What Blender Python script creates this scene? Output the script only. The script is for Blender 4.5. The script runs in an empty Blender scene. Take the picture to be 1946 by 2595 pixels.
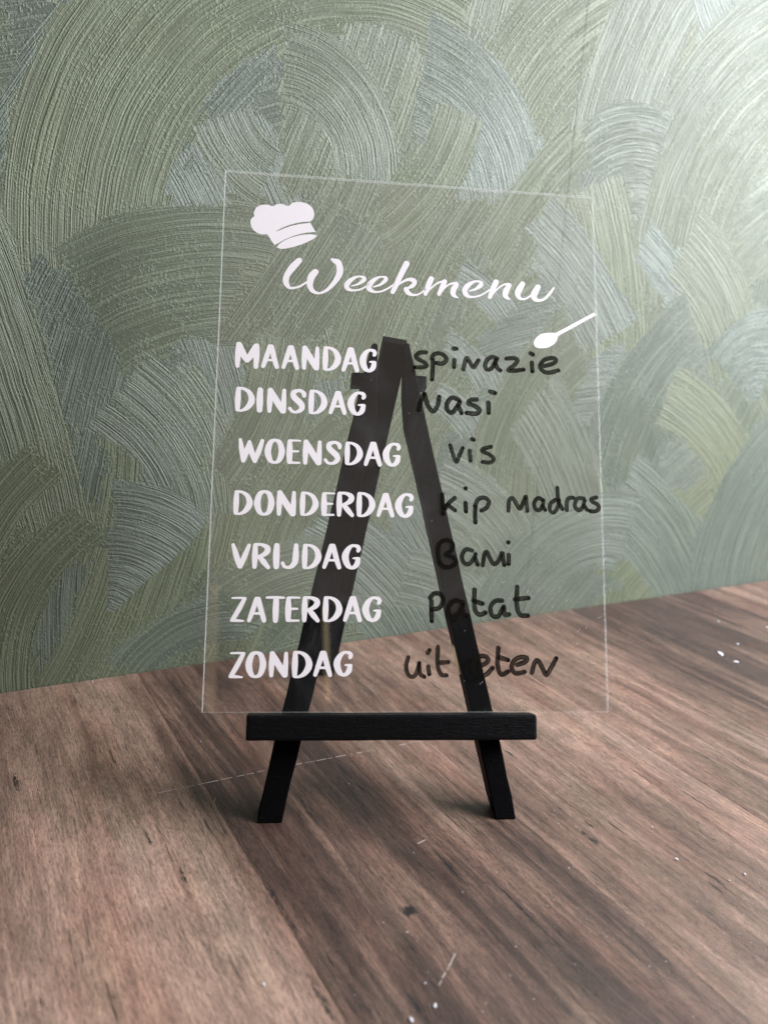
import bpy, bmesh, math, random
import numpy as np
from mathutils import Vector, Matrix
random.seed(4); rng=np.random.default_rng(7)
scene=bpy.context.scene; COL=scene.collection
MM=0.001
# ------------------------------------------------------------------ camera
cam=bpy.data.cameras.new('camera'); camo=bpy.data.objects.new('camera',cam); COL.objects.link(camo); scene.camera=camo
PITCH,YAW,ROLL=0.253936,-0.111913,0.055087
CAMPOS=Vector((-42.008,-252.902,175.731))*MM
fwd=Vector((-math.sin(YAW)*math.cos(PITCH),math.cos(YAW)*math.cos(PITCH),-math.sin(PITCH)))
rt0=Vector((math.cos(YAW),math.sin(YAW),0)); up0=rt0.cross(fwd)
rt=math.cos(ROLL)*rt0+math.sin(ROLL)*up0; upv=-math.sin(ROLL)*rt0+math.cos(ROLL)*up0
m=Matrix((rt,upv,-fwd)).transposed().to_4x4(); m.translation=CAMPOS; camo.matrix_world=m
cam.sensor_fit='VERTICAL'; cam.sensor_height=36; cam.lens=36*1976.70/2595
cam.clip_start=.005; cam.clip_end=20
cam.dof.use_dof=True; cam.dof.focus_distance=.302; cam.dof.aperture_fstop=10
# ------------------------------------------------------------------ world, lamps, exposure
w=bpy.data.worlds.new('World'); scene.world=w; w.use_nodes=True
bg=w.node_tree.nodes['Background']; bg.inputs[0].default_value=(.80,.86,1,1); bg.inputs[1].default_value=.025
def lamp(name,loc,target,sx,sy,power,col):
    l=bpy.data.lights.new(name,'AREA'); l.shape='RECTANGLE'; l.size=sx; l.size_y=sy; l.energy=power; l.color=col
    o=bpy.data.objects.new(name,l); COL.objects.link(o); o.location=loc
    o.rotation_euler=(Vector(target)-Vector(loc)).to_track_quat('-Z','Y').to_euler(); return o
lamp('window_light',(.90,-.02,.60),(.10,.2,.40),.66,.50,44.0,(.91,.94,1.0))
# narrow warm area lights added behind the camera to draw the sheet's warm reflections
def strip_lamp(name,loc,X,Y,sx,sy,power,col):
    l=bpy.data.lights.new(name,'AREA'); l.shape='RECTANGLE'; l.size=sx; l.size_y=sy; l.energy=power; l.color=col
    X=Vector(X); Y=Vector(Y); Z=X.cross(Y); m=Matrix((X,Y,Z)).transposed().to_4x4(); m.translation=Vector(loc)
    o=bpy.data.objects.new(name,l); COL.objects.link(o); o.matrix_world=m
strip_lamp('reflection_strip',(0.0201,-1.2038,0.5205),(0.9981,0.0492,0.0376),(-0.0530,0.3625,0.9305),0.0110,0.1922,0.009,(1,.78,.38))
strip_lamp('reflection_strip',(-0.2043,-1.2001,0.5059),(0.9964,-0.0762,0.0358),(-0.0061,0.3592,0.9332),0.0226,0.2871,0.014,(1,.72,.48))
lamp('room_fill',(-.25,-1.35,1.60),(0,.1,.12),3.0,1.7,5.3,(1.0,.88,.78))  # added soft fill above and behind; also lays the pale veil on the sheet
vs=scene.view_settings; vs.view_transform='Standard'; vs.look='None'; vs.exposure=0; vs.gamma=1
scene.cycles.max_bounces=8; scene.cycles.transparent_max_bounces=24; scene.cycles.use_denoising=True
# ------------------------------------------------------------------ data (millimetres, on the real surfaces)
WORDS={'MAANDAG': [('M',-67.31,-58.49,125.82,135.95),('A',-57.77,-50.89,126.14,135.65),('A',-50.22,-43.34,126.13,135.71),('N',-42.53,-35.94,126.21,135.77),('D',-34.58,-27.67,126.27,135.96),('A',-27.57,-20.63,126.19,136.09),('G',-20.49,-14.15,126.37,135.96)],'DINSDAG': [('D',-66.75,-59.41,108.95,118.55),('I',-58.87,-56.33,108.95,118.57),('N',-55.0,-47.86,108.89,118.66),('S',-47.28,-40.23,109.07,118.64),('D',-39.55,-32.41,109.11,118.67),('A',-32.19,-25.01,109.33,118.63),('G',-24.87,-18.01,109.21,118.81)],'WOENSDAG': [('W',-65.24,-55.35,89.74,99.03),('O',-55.08,-48.0,89.63,99.18),('E',-47.21,-41.94,89.78,99.17),('N',-41.23,-34.17,89.65,99.25),('S',-33.55,-26.54,89.91,99.17),('D',-25.64,-18.72,90.08,99.1),('A',-18.63,-11.4,89.92,99.46),('G',-11.31,-4.54,90.02,99.45)],'DONDERDAG': [('D',-65.88,-58.84,70.22,79.39),('O',-58.28,-51.2,70.18,79.71),('N',-50.31,-43.18,70.2,79.81),('D',-41.77,-34.83,70.52,79.63),('E',-33.98,-28.9,70.61,79.6),('R',-28.19,-21.56,70.54,79.94),('D',-20.89,-13.8,70.64,80.07),('A',-13.6,-6.56,70.78,80.04),('G',-6.47,0.47,70.72,80.25)],'VRIJDAG': [('V',-66.05,-58.99,50.63,59.89),('R',-58.35,-51.71,50.67,60.11),('I',-50.92,-48.47,50.73,60.18),('J',-48.1,-41.68,50.86,60.29),('D',-40.51,-33.31,50.97,60.28),('A',-33.31,-25.93,51.1,60.54),('G',-25.92,-19.07,51.09,60.61)],'ZATERDAG': [('Z',-65.68,-59.55,31.56,40.56),('A',-59.68,-52.47,31.49,40.75),('T',-53.16,-46.19,31.47,40.98),('E',-46.06,-40.66,31.77,40.98),('R',-39.97,-33.35,31.76,41.17),('D',-32.51,-25.33,31.94,41.29),('A',-25.33,-18.07,32.02,41.49),('G',-18.16,-11.19,32.1,41.6)],'ZONDAG': [('Z',-65.44,-59.29,11.83,21.07),('O',-59.25,-52.35,11.93,21.37),('N',-51.22,-44.4,12.17,21.39),('D',-43.05,-35.72,11.99,21.62),('A',-35.64,-28.48,12.44,21.76),('G',-28.18,-21.36,12.59,21.85)]}
TITLE={'W': [[(-44.5,169.87,1.1),(-46.69,167.33,1.35),(-48.84,163.99,1.15),(-49.42,161.57,1.15),(-48.97,159.74,0.95),(-47.59,158.45,0.5),(-44.96,158.93,0.4),(-42.99,160.01,0.4),(-41.03,161.56,0.35)],[(-38.21,165.57,1.21),(-39.58,163.78,1.36),(-40.13,161.62,1.25),(-40.13,159.76,1.1),(-39.08,157.81,0.8),(-36.66,157.0,0.45),(-33.68,158.45,0.6),(-30.73,161.93,0.91),(-29.02,165.25,1.22),(-28.82,167.94,1.27),(-29.62,170.04,1.22),(-30.8,170.5,0.96),(-32.03,171.17,0.41)]],'e': [[(-24.23,160.73,0.25),(-21.85,161.52,0.41),(-19.69,163.15,0.76),(-19.35,164.24,0.77),(-20.63,164.81,0.36),(-22.66,164.41,0.51),(-24.92,162.72,0.91),(-26.05,160.89,1.01),(-25.63,159.58,0.86),(-23.84,158.94,0.46),(-21.31,159.31,0.36),(-19.04,160.51,0.31),(-17.43,161.95,0.31)]],'e.': [[(-15.74,160.82,0.26),(-13.2,161.83,0.46),(-11.17,163.68,0.77),(-10.92,164.77,0.72),(-12.06,165.24,0.36),(-14.1,164.73,0.51),(-16.27,162.93,0.92),(-17.52,160.87,1.07),(-16.89,159.57,0.87),(-15.05,158.83,0.46),(-12.65,159.19,0.36),(-10.11,160.52,0.36),(-7.82,162.27,0.36)]],'k': [[(-2.76,171.25,1.16),(-4.21,168.28,1.11),(-5.6,165.17,1.05),(-6.88,162.07,0.99),(-8.17,159.26,0.89)],[(-6.78,161.53,0.31),(-4.8,163.3,0.37),(-2.19,164.72,0.58),(-0.08,164.52,0.95),(0.45,163.46,0.84),(-0.6,162.07,0.74),(-2.43,161.08,0.42),(-3.11,160.82,0.37)],[(-2.95,160.67,0.94),(-2.26,159.45,0.94),(-0.84,158.61,0.63),(1.26,158.62,0.37),(3.36,159.79,0.32),(4.67,161.3,0.32)]],'m': [[(7.03,165.63,1.06),(5.98,163.14,1.06),(4.68,159.21,0.79)],[(5.1,159.51,0.32),(7.57,162.41,0.32),(9.95,164.21,0.37),(11.54,164.69,0.48)],[(12.33,164.74,0.96),(11.43,162.64,0.96),(10.06,159.54,0.79)],[(10.48,159.84,0.32),(13.13,163.02,0.32),(15.25,164.15,0.43),(17.12,164.48,0.53)],[(17.12,163.82,0.85),(15.89,161.81,1.12),(15.62,160.14,1.01),(16.2,159.08,0.69),(17.69,158.4,0.21)]],'e..': [[(22.17,161.48,0.27),(24.58,162.34,0.48),(26.46,163.84,0.86),(27.01,164.98,0.75),(25.94,165.75,0.38),(23.79,165.34,0.54),(21.38,163.53,0.96),(20.3,161.53,1.01),(20.83,159.91,0.91),(22.42,159.06,0.48),(25.09,159.33,0.37),(27.78,160.6,0.32),(30.21,162.4,0.32)]],'n': [[(32.93,165.9,1.08),(31.94,163.62,1.08),(30.34,159.48,0.81)],[(30.83,159.95,0.32),(33.44,163.04,0.32),(35.88,164.86,0.38),(37.78,165.37,0.49)],[(38.31,164.84,0.87),(37.1,162.82,1.19),(36.54,160.85,1.08),(37.17,159.61,0.7),(38.35,159.01,0.22)]],'u': [[(43.63,165.67,1.09),(42.35,163.42,1.25),(41.62,161.43,1.14),(42.3,159.8,0.76),(43.92,159.34,0.43),(46.1,160.3,0.38),(48.31,162.66,0.27)],[(49.98,164.83,1.09),(48.46,162.12,1.31),(48.27,160.27,1.14),(49.61,159.23,0.71),(52.07,159.71,0.49),(54.57,162.2,0.55),(56.37,164.83,0.38)]]}
HAT=[(-57.06,179.76),(-58.8,179.58),(-60.82,180.03),(-62.61,181.52),(-63.59,183.88),(-63.26,185.79),(-62.19,186.78),(-62.45,188.28),(-61.42,190.52),(-59.2,191.72),(-56.95,191.94),(-55.28,191.47),(-53.69,192.4),(-51.68,192.61),(-49.29,191.91),(-47.66,193.4),(-45.14,194.02),(-42.08,193.48),(-40.0,191.83),(-39.3,189.97),(-39.5,187.77),(-40.78,186.21),(-43.91,185.71),(-47.92,184.45),(-51.39,182.85),(-53.85,181.22),(-53.55,181.08),(-50.88,182.51),(-47.65,183.93),(-43.89,185.01),(-40.66,185.62),(-38.5,181.97),(-41.78,181.52),(-45.78,180.27),(-49.76,178.38),(-54.18,175.5)]
RIM=[(-53.25,174.49),(-52.59,175.77),(-50.24,177.7),(-46.77,179.45),(-43.27,180.5),(-39.74,180.91),(-38.01,180.59),(-38.69,179.57),(-41.18,177.89),(-44.67,176.14),(-48.65,174.69),(-51.64,174.11)]
SPOON=[(47.78,141.11),(48.35,143.05),(50.16,144.9),(52.07,145.72),(54.78,146.08),(56.79,146.14),(57.95,146.75),(72.79,155.51),(73.47,154.37),(58.57,145.35),(57.79,144.54),(57.22,143.08),(56.04,141.48),(53.58,139.93),(50.6,139.4),(48.62,139.78)]
HAND={'spinazie': [[[(5.02,135.44,0.78),(2.68,135.22,0.78),(1.12,133.8,0.78),(2.06,132.51,0.78),(4.51,131.3,0.78),(5.29,130.11,0.78),(3.74,129.39,0.78),(0.73,129.25,0.78)]],[[(7.73,132.53,0.78),(7.58,128.52,0.78),(7.38,124.68,0.78)],[(7.26,133.04,0.78),(7.99,134.68,0.78),(10.23,135.33,0.78),(12.32,134.36,0.79),(12.9,132.62,0.79),(11.28,131.2,0.78),(9.04,131.41,0.78)]],[[(16.09,132.94,0.79),(15.93,130.09,0.79)],[(15.73,137.49,0.79),(17.0,137.56,0.79)]],[[(19.65,129.36,0.79),(20.34,132.62,0.79),(21.09,134.0,0.79),(22.03,132.7,0.79),(23.6,130.36,0.79),(25.62,133.25,0.79)]],[[(33.04,134.32,0.8),(31.03,134.92,0.8),(29.0,133.58,0.8),(28.24,131.12,0.79),(29.13,129.66,0.79),(30.99,130.61,0.8),(32.71,133.77,0.8)],[(32.33,132.4,0.8),(33.0,130.55,0.8),(34.26,129.58,0.8)]],[[(36.76,134.51,0.8),(39.8,134.82,0.8),(41.13,134.02,0.8),(39.76,131.95,0.8),(37.45,129.85,0.8),(40.27,129.82,0.8),(43.53,130.41,0.8)]],[[(46.89,133.39,0.81),(47.05,129.87,0.8)],[(46.42,137.16,0.81),(47.38,136.67,0.81)]],[[(51.81,132.16,0.81),(55.61,133.54,0.81),(56.61,135.12,0.81),(54.84,135.68,0.81),(51.86,134.72,0.81),(50.2,132.19,0.81),(51.24,130.18,0.81),(53.91,129.66,0.81),(57.49,130.75,0.81)]]],'nasi': [[[(2.26,112.43,0.82),(3.02,115.61,0.82),(4.4,118.83,0.83)],[(4.4,118.83,0.83),(5.86,114.16,0.83),(7.92,112.14,0.83),(9.57,114.58,0.83),(10.14,117.92,0.83)]],[[(17.78,117.04,0.83),(15.18,117.83,0.83),(13.25,115.52,0.83),(13.35,112.9,0.83),(15.17,111.92,0.83),(16.99,114.1,0.83),(18.19,116.27,0.83)],[(17.67,114.66,0.83),(18.8,111.86,0.83)]],[[(24.83,117.51,0.84),(22.58,117.25,0.84),(21.53,115.88,0.84),(24.03,114.93,0.84),(25.85,113.42,0.84),(24.64,111.89,0.84),(20.88,112.05,0.83)]],[[(29.39,116.48,0.84),(29.46,112.41,0.84)],[(30.11,120.93,0.84),(32.05,120.38,0.84)]]],'vis': [[[(14.42,99.09,0.72),(15.4,95.76,0.72),(16.78,92.71,0.72),(17.97,95.33,0.72),(19.27,98.18,0.72)]],[[(21.96,97.29,0.73),(22.25,93.41,0.72)],[(22.81,101.85,0.73),(23.54,101.51,0.73)]],[[(30.28,99.1,0.73),(27.3,98.16,0.73),(26.93,97.21,0.73),(29.63,96.0,0.73),(31.28,94.35,0.73),(29.86,92.9,0.73),(27.01,93.06,0.73)]]],'kip': [[[(11.29,80.0,0.76),(11.54,76.35,0.76),(11.85,72.81,0.76)],[(16.13,78.77,0.77),(13.83,76.82,0.76),(12.56,74.75,0.76)],[(13.32,76.14,0.76),(16.22,74.09,0.76)]],[[(20.22,77.0,0.77),(20.46,73.8,0.77)],[(20.24,82.61,0.77),(20.39,82.57,0.77)]],[[(24.05,75.68,0.77),(23.88,72.63,0.77),(24.02,69.69,0.77)],[(23.9,75.93,0.77),(25.1,78.51,0.77),(27.42,79.25,0.77),(29.21,77.87,0.77),(28.42,75.55,0.77),(26.35,74.27,0.77)]]],'Madras': [[[(36.77,74.5,0.72),(37.13,78.35,0.73),(38.54,79.42,0.73),(40.06,76.89,0.73),(41.34,75.39,0.73),(42.68,77.99,0.73),(43.6,80.23,0.73),(43.87,77.26,0.73),(44.14,74.6,0.73)]],[[(50.37,78.98,0.73),(48.45,79.7,0.73),(46.85,77.75,0.73),(47.48,75.41,0.73),(49.15,75.25,0.73),(50.34,77.44,0.73),(50.47,78.73,0.73)],[(50.12,76.92,0.73),(51.14,75.2,0.73)]],[[(55.26,79.23,0.74),(53.28,77.62,0.74),(53.07,75.05,0.73),(54.63,74.37,0.73),(56.26,76.83,0.74),(56.67,79.17,0.74)],[(56.04,83.91,0.74),(56.45,78.64,0.74),(57.96,75.69,0.74)]],[[(59.64,75.38,0.74),(59.71,78.48,0.74),(60.7,80.06,0.74),(62.39,80.21,0.74)]],[[(66.52,80.07,0.74),(63.97,79.89,0.74),(62.85,77.27,0.74),(63.97,75.5,0.74),(65.73,76.32,0.74),(66.81,79.2,0.74)],[(66.45,77.37,0.74),(67.67,75.65,0.74)]],[[(71.53,80.63,0.75),(69.54,79.95,0.74),(69.88,78.92,0.74),(71.98,77.79,0.75),(72.25,76.08,0.74),(70.73,75.16,0.74),(68.88,75.22,0.74)]]],'Bami': [[[(10.14,54.74,0.75),(9.78,58.71,0.76),(10.64,61.72,0.76),(13.31,62.79,0.76),(15.34,61.33,0.76),(14.83,58.82,0.76),(12.81,57.43,0.76),(15.58,56.34,0.76),(16.59,54.47,0.76),(14.57,52.84,0.76),(12.05,52.8,0.75),(10.39,54.35,0.75)]],[[(22.68,58.99,0.76),(20.4,59.44,0.76),(18.77,56.91,0.76),(19.62,54.33,0.76),(21.64,54.07,0.76),(23.58,56.51,0.76),(23.95,57.76,0.76)],[(23.68,56.51,0.76),(24.78,53.79,0.76)]],[[(26.71,53.58,0.76),(27.35,57.59,0.76),(28.28,58.61,0.77),(29.53,56.13,0.77),(30.89,54.16,0.77),(32.59,55.19,0.77),(34.16,58.48,0.77),(34.49,56.23,0.77),(34.98,53.83,0.77)]],[[(36.71,57.68,0.77),(36.62,54.27,0.77)],[(36.52,62.46,0.77),(36.67,62.41,0.77)]]],'Patat': [[[(7.31,39.93,0.8),(7.48,32.72,0.79)],[(6.81,41.14,0.8),(8.3,42.73,0.8),(10.55,42.66,0.8),(11.7,40.48,0.8),(10.3,37.62,0.8),(7.32,36.9,0.8)]],[[(18.81,39.84,0.8),(16.05,40.29,0.8),(13.69,37.82,0.8),(13.94,34.89,0.8),(16.04,33.94,0.8),(18.55,37.15,0.8),(19.16,39.11,0.8)],[(18.8,38.13,0.8),(19.54,35.3,0.8),(20.79,34.73,0.8)]],[[(23.51,44.49,0.81),(23.43,38.68,0.81),(24.17,36.0,0.81),(25.82,35.28,0.81),(27.59,36.04,0.81)],[(23.08,40.4,0.81),(26.51,39.31,0.81)]],[[(33.96,40.55,0.81),(31.42,40.37,0.81),(29.53,38.03,0.81),(30.11,35.09,0.81),(32.38,34.77,0.81),(34.29,37.84,0.81)],[(34.6,38.34,0.81),(34.92,35.39,0.81),(36.59,35.51,0.81)]],[[(39.78,45.74,0.82),(39.54,39.15,0.82),(40.76,35.47,0.81),(43.71,35.11,0.82)],[(38.9,41.12,0.82),(44.02,41.69,0.82)]]],'uit': [[[(-1.17,19.53,0.73),(-1.93,16.36,0.73),(-1.13,13.32,0.73),(0.97,12.71,0.73),(2.42,15.37,0.73),(2.89,17.51,0.74)],[(2.79,16.39,0.74),(3.32,13.59,0.73),(4.75,12.63,0.73)]],[[(6.21,16.3,0.74),(6.58,13.55,0.74)],[(5.98,21.11,0.74),(6.61,22.2,0.74)]],[[(9.78,23.35,0.74),(9.63,17.45,0.74),(10.85,13.62,0.74),(12.96,13.17,0.74)],[(10.69,17.71,0.74),(13.6,17.88,0.74)]]],'eten': [[[(25.57,16.51,0.8),(28.25,18.17,0.8),(27.89,19.87,0.8),(25.32,20.01,0.8),(23.17,18.04,0.8),(22.89,14.95,0.8),(24.74,13.16,0.8),(27.41,13.33,0.8),(30.11,15.91,0.8)]],[[(32.33,23.17,0.81),(32.0,17.06,0.81),(33.3,13.56,0.81),(35.9,14.6,0.81)],[(32.56,19.75,0.81),(35.95,18.78,0.81)]],[[(39.38,17.1,0.81),(42.53,18.25,0.81),(42.99,19.61,0.81),(40.39,19.8,0.81),(37.94,18.23,0.81),(37.36,15.53,0.81),(38.96,13.99,0.81),(42.1,14.52,0.81)]],[[(44.91,14.28,0.81),(46.05,17.91,0.81),(47.42,18.59,0.82),(49.0,15.85,0.82),(50.32,13.52,0.82),(52.27,16.13,0.82),(54.26,19.52,0.82)]]]}
STROKES=[((81.9,225.5),(100.7,257.7),(134.7,283.4),67.32,0.0,0.15,40.07,80.14),((13.6,214.2),(32.1,149.9),(41.0,108.7),0.0,52.25,0.35,31.67,41.17),((23.1,194.7),(61.8,213.4),(110.7,220.4),0.0,65.59,0.45,0.0,18.74),((105.3,246.4),(114.1,236.6),(123.2,231.2),15.15,20.21,0.55,10.1,3.37),((130.7,297.8),(160.5,289.5),(184.9,264.1),0.0,43.36,0.45,10.41,34.69),((188.8,153.6),(224.5,220.8),(256.3,257.9),45.84,12.5,0.2,20.84,12.5),((247.6,249.4),(269.1,292.6),(305.2,324.1),41.89,25.14,0.12,20.95,41.89),((203.2,312.0),(242.5,294.6),(269.1,262.5),0.0,59.94,0.85,7.99,23.98),((252.3,207.8),(276.0,241.2),(291.8,258.5),24.47,8.9,0.2,13.35,13.35),((310.9,289.8),(321.7,321.6),(338.1,352.2),26.67,31.11,0.35,22.22,44.45),((369.2,354.9),(385.0,338.8),(418.7,326.8),48.37,24.19,0.75,24.19,24.19),((362.2,214.1),(378.0,273.3),(420.2,320.9),45.64,50.71,0.3,30.43,40.57),((285.2,276.7),(318.6,292.9),(349.7,293.3),0.0,65.86,0.6,6.81,6.81),((311.9,233.0),(323.6,204.9),(334.0,168.3),22.31,34.71,0.08,19.83,9.92),((351.1,232.0),(385.8,206.9),(416.0,176.0),0.0,29.87,0.9,5.43,16.29),((381.1,228.8),(412.4,206.4),(444.7,159.7),16.94,36.7,0.25,8.47,11.29),((405.7,168.4),(427.6,186.0),(465.8,192.8),0.0,76.26,0.95,11.73,17.6),((334.2,74.1),(344.9,122.3),(380.4,169.9),24.73,46.71,0.75,16.48,16.48),((378.6,129.4),(408.8,114.2),(450.0,76.1),27.24,18.16,0.1,6.05,18.16),((359.7,72.7),(390.6,50.0),(429.6,-0.8),24.85,37.28,0.8,12.43,24.85),((434.7,10.1),(448.7,65.2),(487.1,113.0),19.9,92.89,0.95,39.81,26.54),((272.9,225.3),(302.6,203.4),(330.0,174.9),16.82,28.84,0.85,9.61,9.61),((186.9,217.3),(203.0,235.1),(216.3,261.6),19.8,15.84,0.15,11.88,11.88),((53.0,121.4),(67.8,105.0),(78.0,80.3),39.15,10.68,0.6,10.68,7.12),((85.9,142.4),(100.3,118.9),(108.0,84.3),7.44,13.02,0.45,3.72,7.44),((48.9,99.4),(71.1,94.8),(97.5,77.2),0.0,76.01,0.8,1.81,5.43),((91.3,54.5),(77.4,35.3),(61.8,12.9),27.24,0.0,0.35,5.84,5.84),((1.6,-1.2),(12.4,46.7),(36.3,73.9),15.39,15.39,0.3,10.26,10.26),((-6.0,48.8),(4.8,74.5),(24.7,99.5),19.61,9.8,0.3,9.8,9.8),((65.5,-0.1),(78.9,10.3),(100.4,15.7),24.01,8.0,0.7,8.0,20.01),((107.4,196.7),(137.3,188.5),(158.7,152.9),0.0,46.24,0.2,1.85,11.1),((115.1,155.5),(133.6,181.2),(156.1,214.5),22.22,27.77,0.4,11.11,11.11),((229.8,164.8),(247.5,183.7),(264.8,208.8),13.45,8.97,0.3,13.45,13.45),((108.0,96.0),(123.2,124.3),(130.4,152.2),19.27,23.12,0.35,11.56,11.56),((128.4,54.6),(140.3,82.5),(169.0,113.8),24.82,24.82,0.25,12.41,12.41),((170.9,74.5),(191.6,109.3),(215.0,142.1),19.76,26.35,0.3,13.18,13.18),((222.3,194.0),(237.3,187.1),(256.6,169.8),13.19,10.99,0.95,4.4,-2.2),((215.7,162.3),(230.7,154.6),(247.5,136.1),11.21,11.21,0.9,2.24,0.0),((210.9,133.8),(226.0,125.5),(239.9,110.3),13.72,11.43,0.9,2.29,0.0),((256.1,78.3),(264.5,123.0),(292.3,160.4),21.91,31.65,0.35,14.61,14.61),((291.2,127.3),(308.7,104.1),(329.1,66.9),15.88,34.4,0.6,15.88,15.88),((230.0,79.7),(258.1,59.6),(281.9,21.0),22.95,25.5,0.6,15.3,15.3),((153.9,56.6),(184.6,31.6),(211.4,-4.6),30.34,28.01,0.85,14.0,14.0),((108.3,35.8),(128.6,44.1),(163.1,47.1),16.85,25.27,0.5,12.64,12.64),((215.5,42.2),(242.5,27.7),(270.3,-2.8),7.68,30.73,0.7,15.37,15.37),((273.8,16.9),(302.3,44.0),(350.2,52.9),24.82,33.1,0.8,16.55,16.55)]
SCRATCH=[((-108.3,-5.6),(-102.6,-2.8)),((-93.9,2.6),(-52.2,17.5)),((-40.5,21.5),(-10.3,31.1)),((2.1,35.0),(21.3,41.6)),((-1.2,-84.4),(5.5,-73.9)),((1.2,-26.9),(4.3,-24.9)),((-69.8,-2.5),(-69.5,1.0))]
CRUMBS=[(193.4,126.9,2.6),(196.9,117.0,1.5),(217.5,173.9,1.0),(211.3,140.5,1.0),(244.3,165.4,1.1),(104.8,15.2,0.5),(87.6,-20.4,0.7),(88.7,-37.4,0.9),(108.6,-45.4,1.0),(101.8,-48.1,0.7),(111.3,-49.3,0.5),(49.8,-40.5,0.45),(53.7,-17.4,0.4),(-3.2,-90.8,1.1),(-10.0,-94.6,1.2),(-48.0,-82.0,0.9),(-107.4,-40.9,0.6),(-79.6,38.8,0.5),(12.2,-50.1,0.4),(-4.7,-83.5,0.5),(-7.3,-65.6,0.4),(10.4,-8.4,0.4),(-135.9,91.3,0.7)]
KNOTS=[(-5.9,-57.3,2.0,2.2),(-9.3,-51.1,2.4,0.7),(64.8,-18.4,2.2,1.4),(61.3,-23.4,2.4,1.0),(63.3,-27.1,3,2),(-7.8,-90.6,7,1.2),(47.5,28.7,3,1.1),(-32.7,-87.3,9,1.2),(-41.0,-61.6,6,1),(-89.5,-21.0,5,0.6),(-75.3,-40.2,5,1.0),(-65.4,-9.2,2.5,0.8),(105.7,-17.4,5,0.8),(97.4,-47.2,5,1.3),(95.5,-50.8,3,0.8),(-22.4,17.2,6,1.5),(-15.9,4.9,4,1.2),(-104.3,-84.5,2,1.0),(-143.1,11.7,6,1.5),(-96.8,19.9,2.8,0.3),(9.9,-38.8,9,1.8),(-46.8,-49.3,8,1.2),(114.5,99.9,5,1.2),(27.4,-54.9,14,0.8),(96.6,12.1,16,0.7),(112.4,-5.0,12,0.7)]
# ------------------------------------------------------------------ helpers
def link(o,parent=None):
    COL.objects.link(o)
    if parent: o.parent=parent
    return o
def mesh_obj(name,verts,faces,mat,parent=None,smooth=False):
    me=bpy.data.meshes.new(name); me.from_pydata([tuple(v) for v in verts],[],faces); me.update()
    if mat: me.materials.append(mat)
    if smooth: me.polygons.foreach_set('use_smooth',[True]*len(me.polygons))
    return link(bpy.data.objects.new(name,me),parent)
def thing(o,label,cat,group=None):
    o['label']=label; o['category']=cat
    if group: o['group']=group
    return o
class NT:
    def __init__(s,name):
        s.mat=bpy.data.materials.new(name); s.mat.use_nodes=True; s.t=s.mat.node_tree; s.t.nodes.clear(); s.out=s.n('ShaderNodeOutputMaterial')
    def n(s,t,**k):
        x=s.t.nodes.new(t)
        for a,b in k.items(): setattr(x,a,b)
        return x
    def l(s,a,b):
        if isinstance(a,(int,float)): b.default_value=a
        elif isinstance(a,tuple): b.default_value=a if len(a)!=3 or b.type!='RGBA' else a+(1,)
        else: s.t.links.new(a,b)
    def m(s,op,a,b=0.,c=0.,clamp=False):
        x=s.n('ShaderNodeMath',operation=op,use_clamp=clamp); s.l(a,x.inputs[0]); s.l(b,x.inputs[1]); s.l(c,x.inputs[2]); return x.outputs[0]
    def mix(s,f,a,b,blend='MIX'):
        x=s.n('ShaderNodeMix',data_type='RGBA',blend_type=blend); s.l(f,x.inputs[0]); s.l(a,x.inputs[6]); s.l(b,x.inputs[7]); return x.outputs[2]
    def fmix(s,f,a,b):
        x=s.n('ShaderNodeMix',data_type='FLOAT'); s.l(f,x.inputs[0]); s.l(a,x.inputs[2]); s.l(b,x.inputs[3]); return x.outputs[0]
    def noise(s,vec,scale,det=2,rough=.5,dist=0,col=False):
        x=s.n('ShaderNodeTexNoise'); s.l(vec,x.inputs['Vector']); x.inputs['Scale'].default_value=scale; x.inputs['Detail'].default_value=det
        x.inputs['Roughness'].default_value=rough; x.inputs['Distortion'].default_value=dist; return x.outputs['Color' if col else 'Fac']
    def ss(s,x,a,b,lo=0.,hi=1.):
        r=s.n('ShaderNodeMapRange',interpolation_type='SMOOTHSTEP'); s.l(x,r.inputs[0]); s.l(a,r.inputs[1]); s.l(b,r.inputs[2]); s.l(lo,r.inputs[3]); s.l(hi,r.inputs[4]); return r.outputs[0]
    def sep(s,v):
        x=s.n('ShaderNodeSeparateXYZ'); s.l(v,x.inputs[0]); return x.outputs
    def comb(s,a,b,c):
        x=s.n('ShaderNodeCombineXYZ'); s.l(a,x.inputs[0]); s.l(b,x.inputs[1]); s.l(c,x.inputs[2]); return x.outputs[0]
    def vmul(s,v,k):
        x=s.n('ShaderNodeVectorMath',operation='MULTIPLY'); s.l(v,x.inputs[0]); x.inputs[1].default_value=k; return x.outputs[0]
    def attr(s,name,o='Vector'):
        return s.n('ShaderNodeAttribute',attribute_name=name).outputs[o]
    def bump(s,h,dist,strength=1,nrm=None):
        x=s.n('ShaderNodeBump'); x.inputs['Strength'].default_value=strength; x.inputs['Distance'].default_value=dist; s.l(h,x.inputs['Height'])
        if nrm is not None: s.l(nrm,x.inputs['Normal'])
        return x.outputs[0]
    def pbr(s,col,rough,nrm=None,spec=.5,**k):
        x=s.n('ShaderNodeBsdfPrincipled'); s.l(col,x.inputs['Base Color']); s.l(rough,x.inputs['Roughness']); s.l(spec,x.inputs['Specular IOR Level'])
        if nrm is not None: s.l(nrm,x.inputs['Normal'])
        for a,b in k.items(): s.l(b,x.inputs[a.replace('_',' ')])
        return x.outputs[0]
    def done(s,sh): s.t.links.new(sh,s.out.inputs[0]); return s.mat
def pos(nt): return nt.vmul(nt.n('ShaderNodeNewGeometry').outputs['Position'],(1000,1000,1000))   # millimetres
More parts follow.
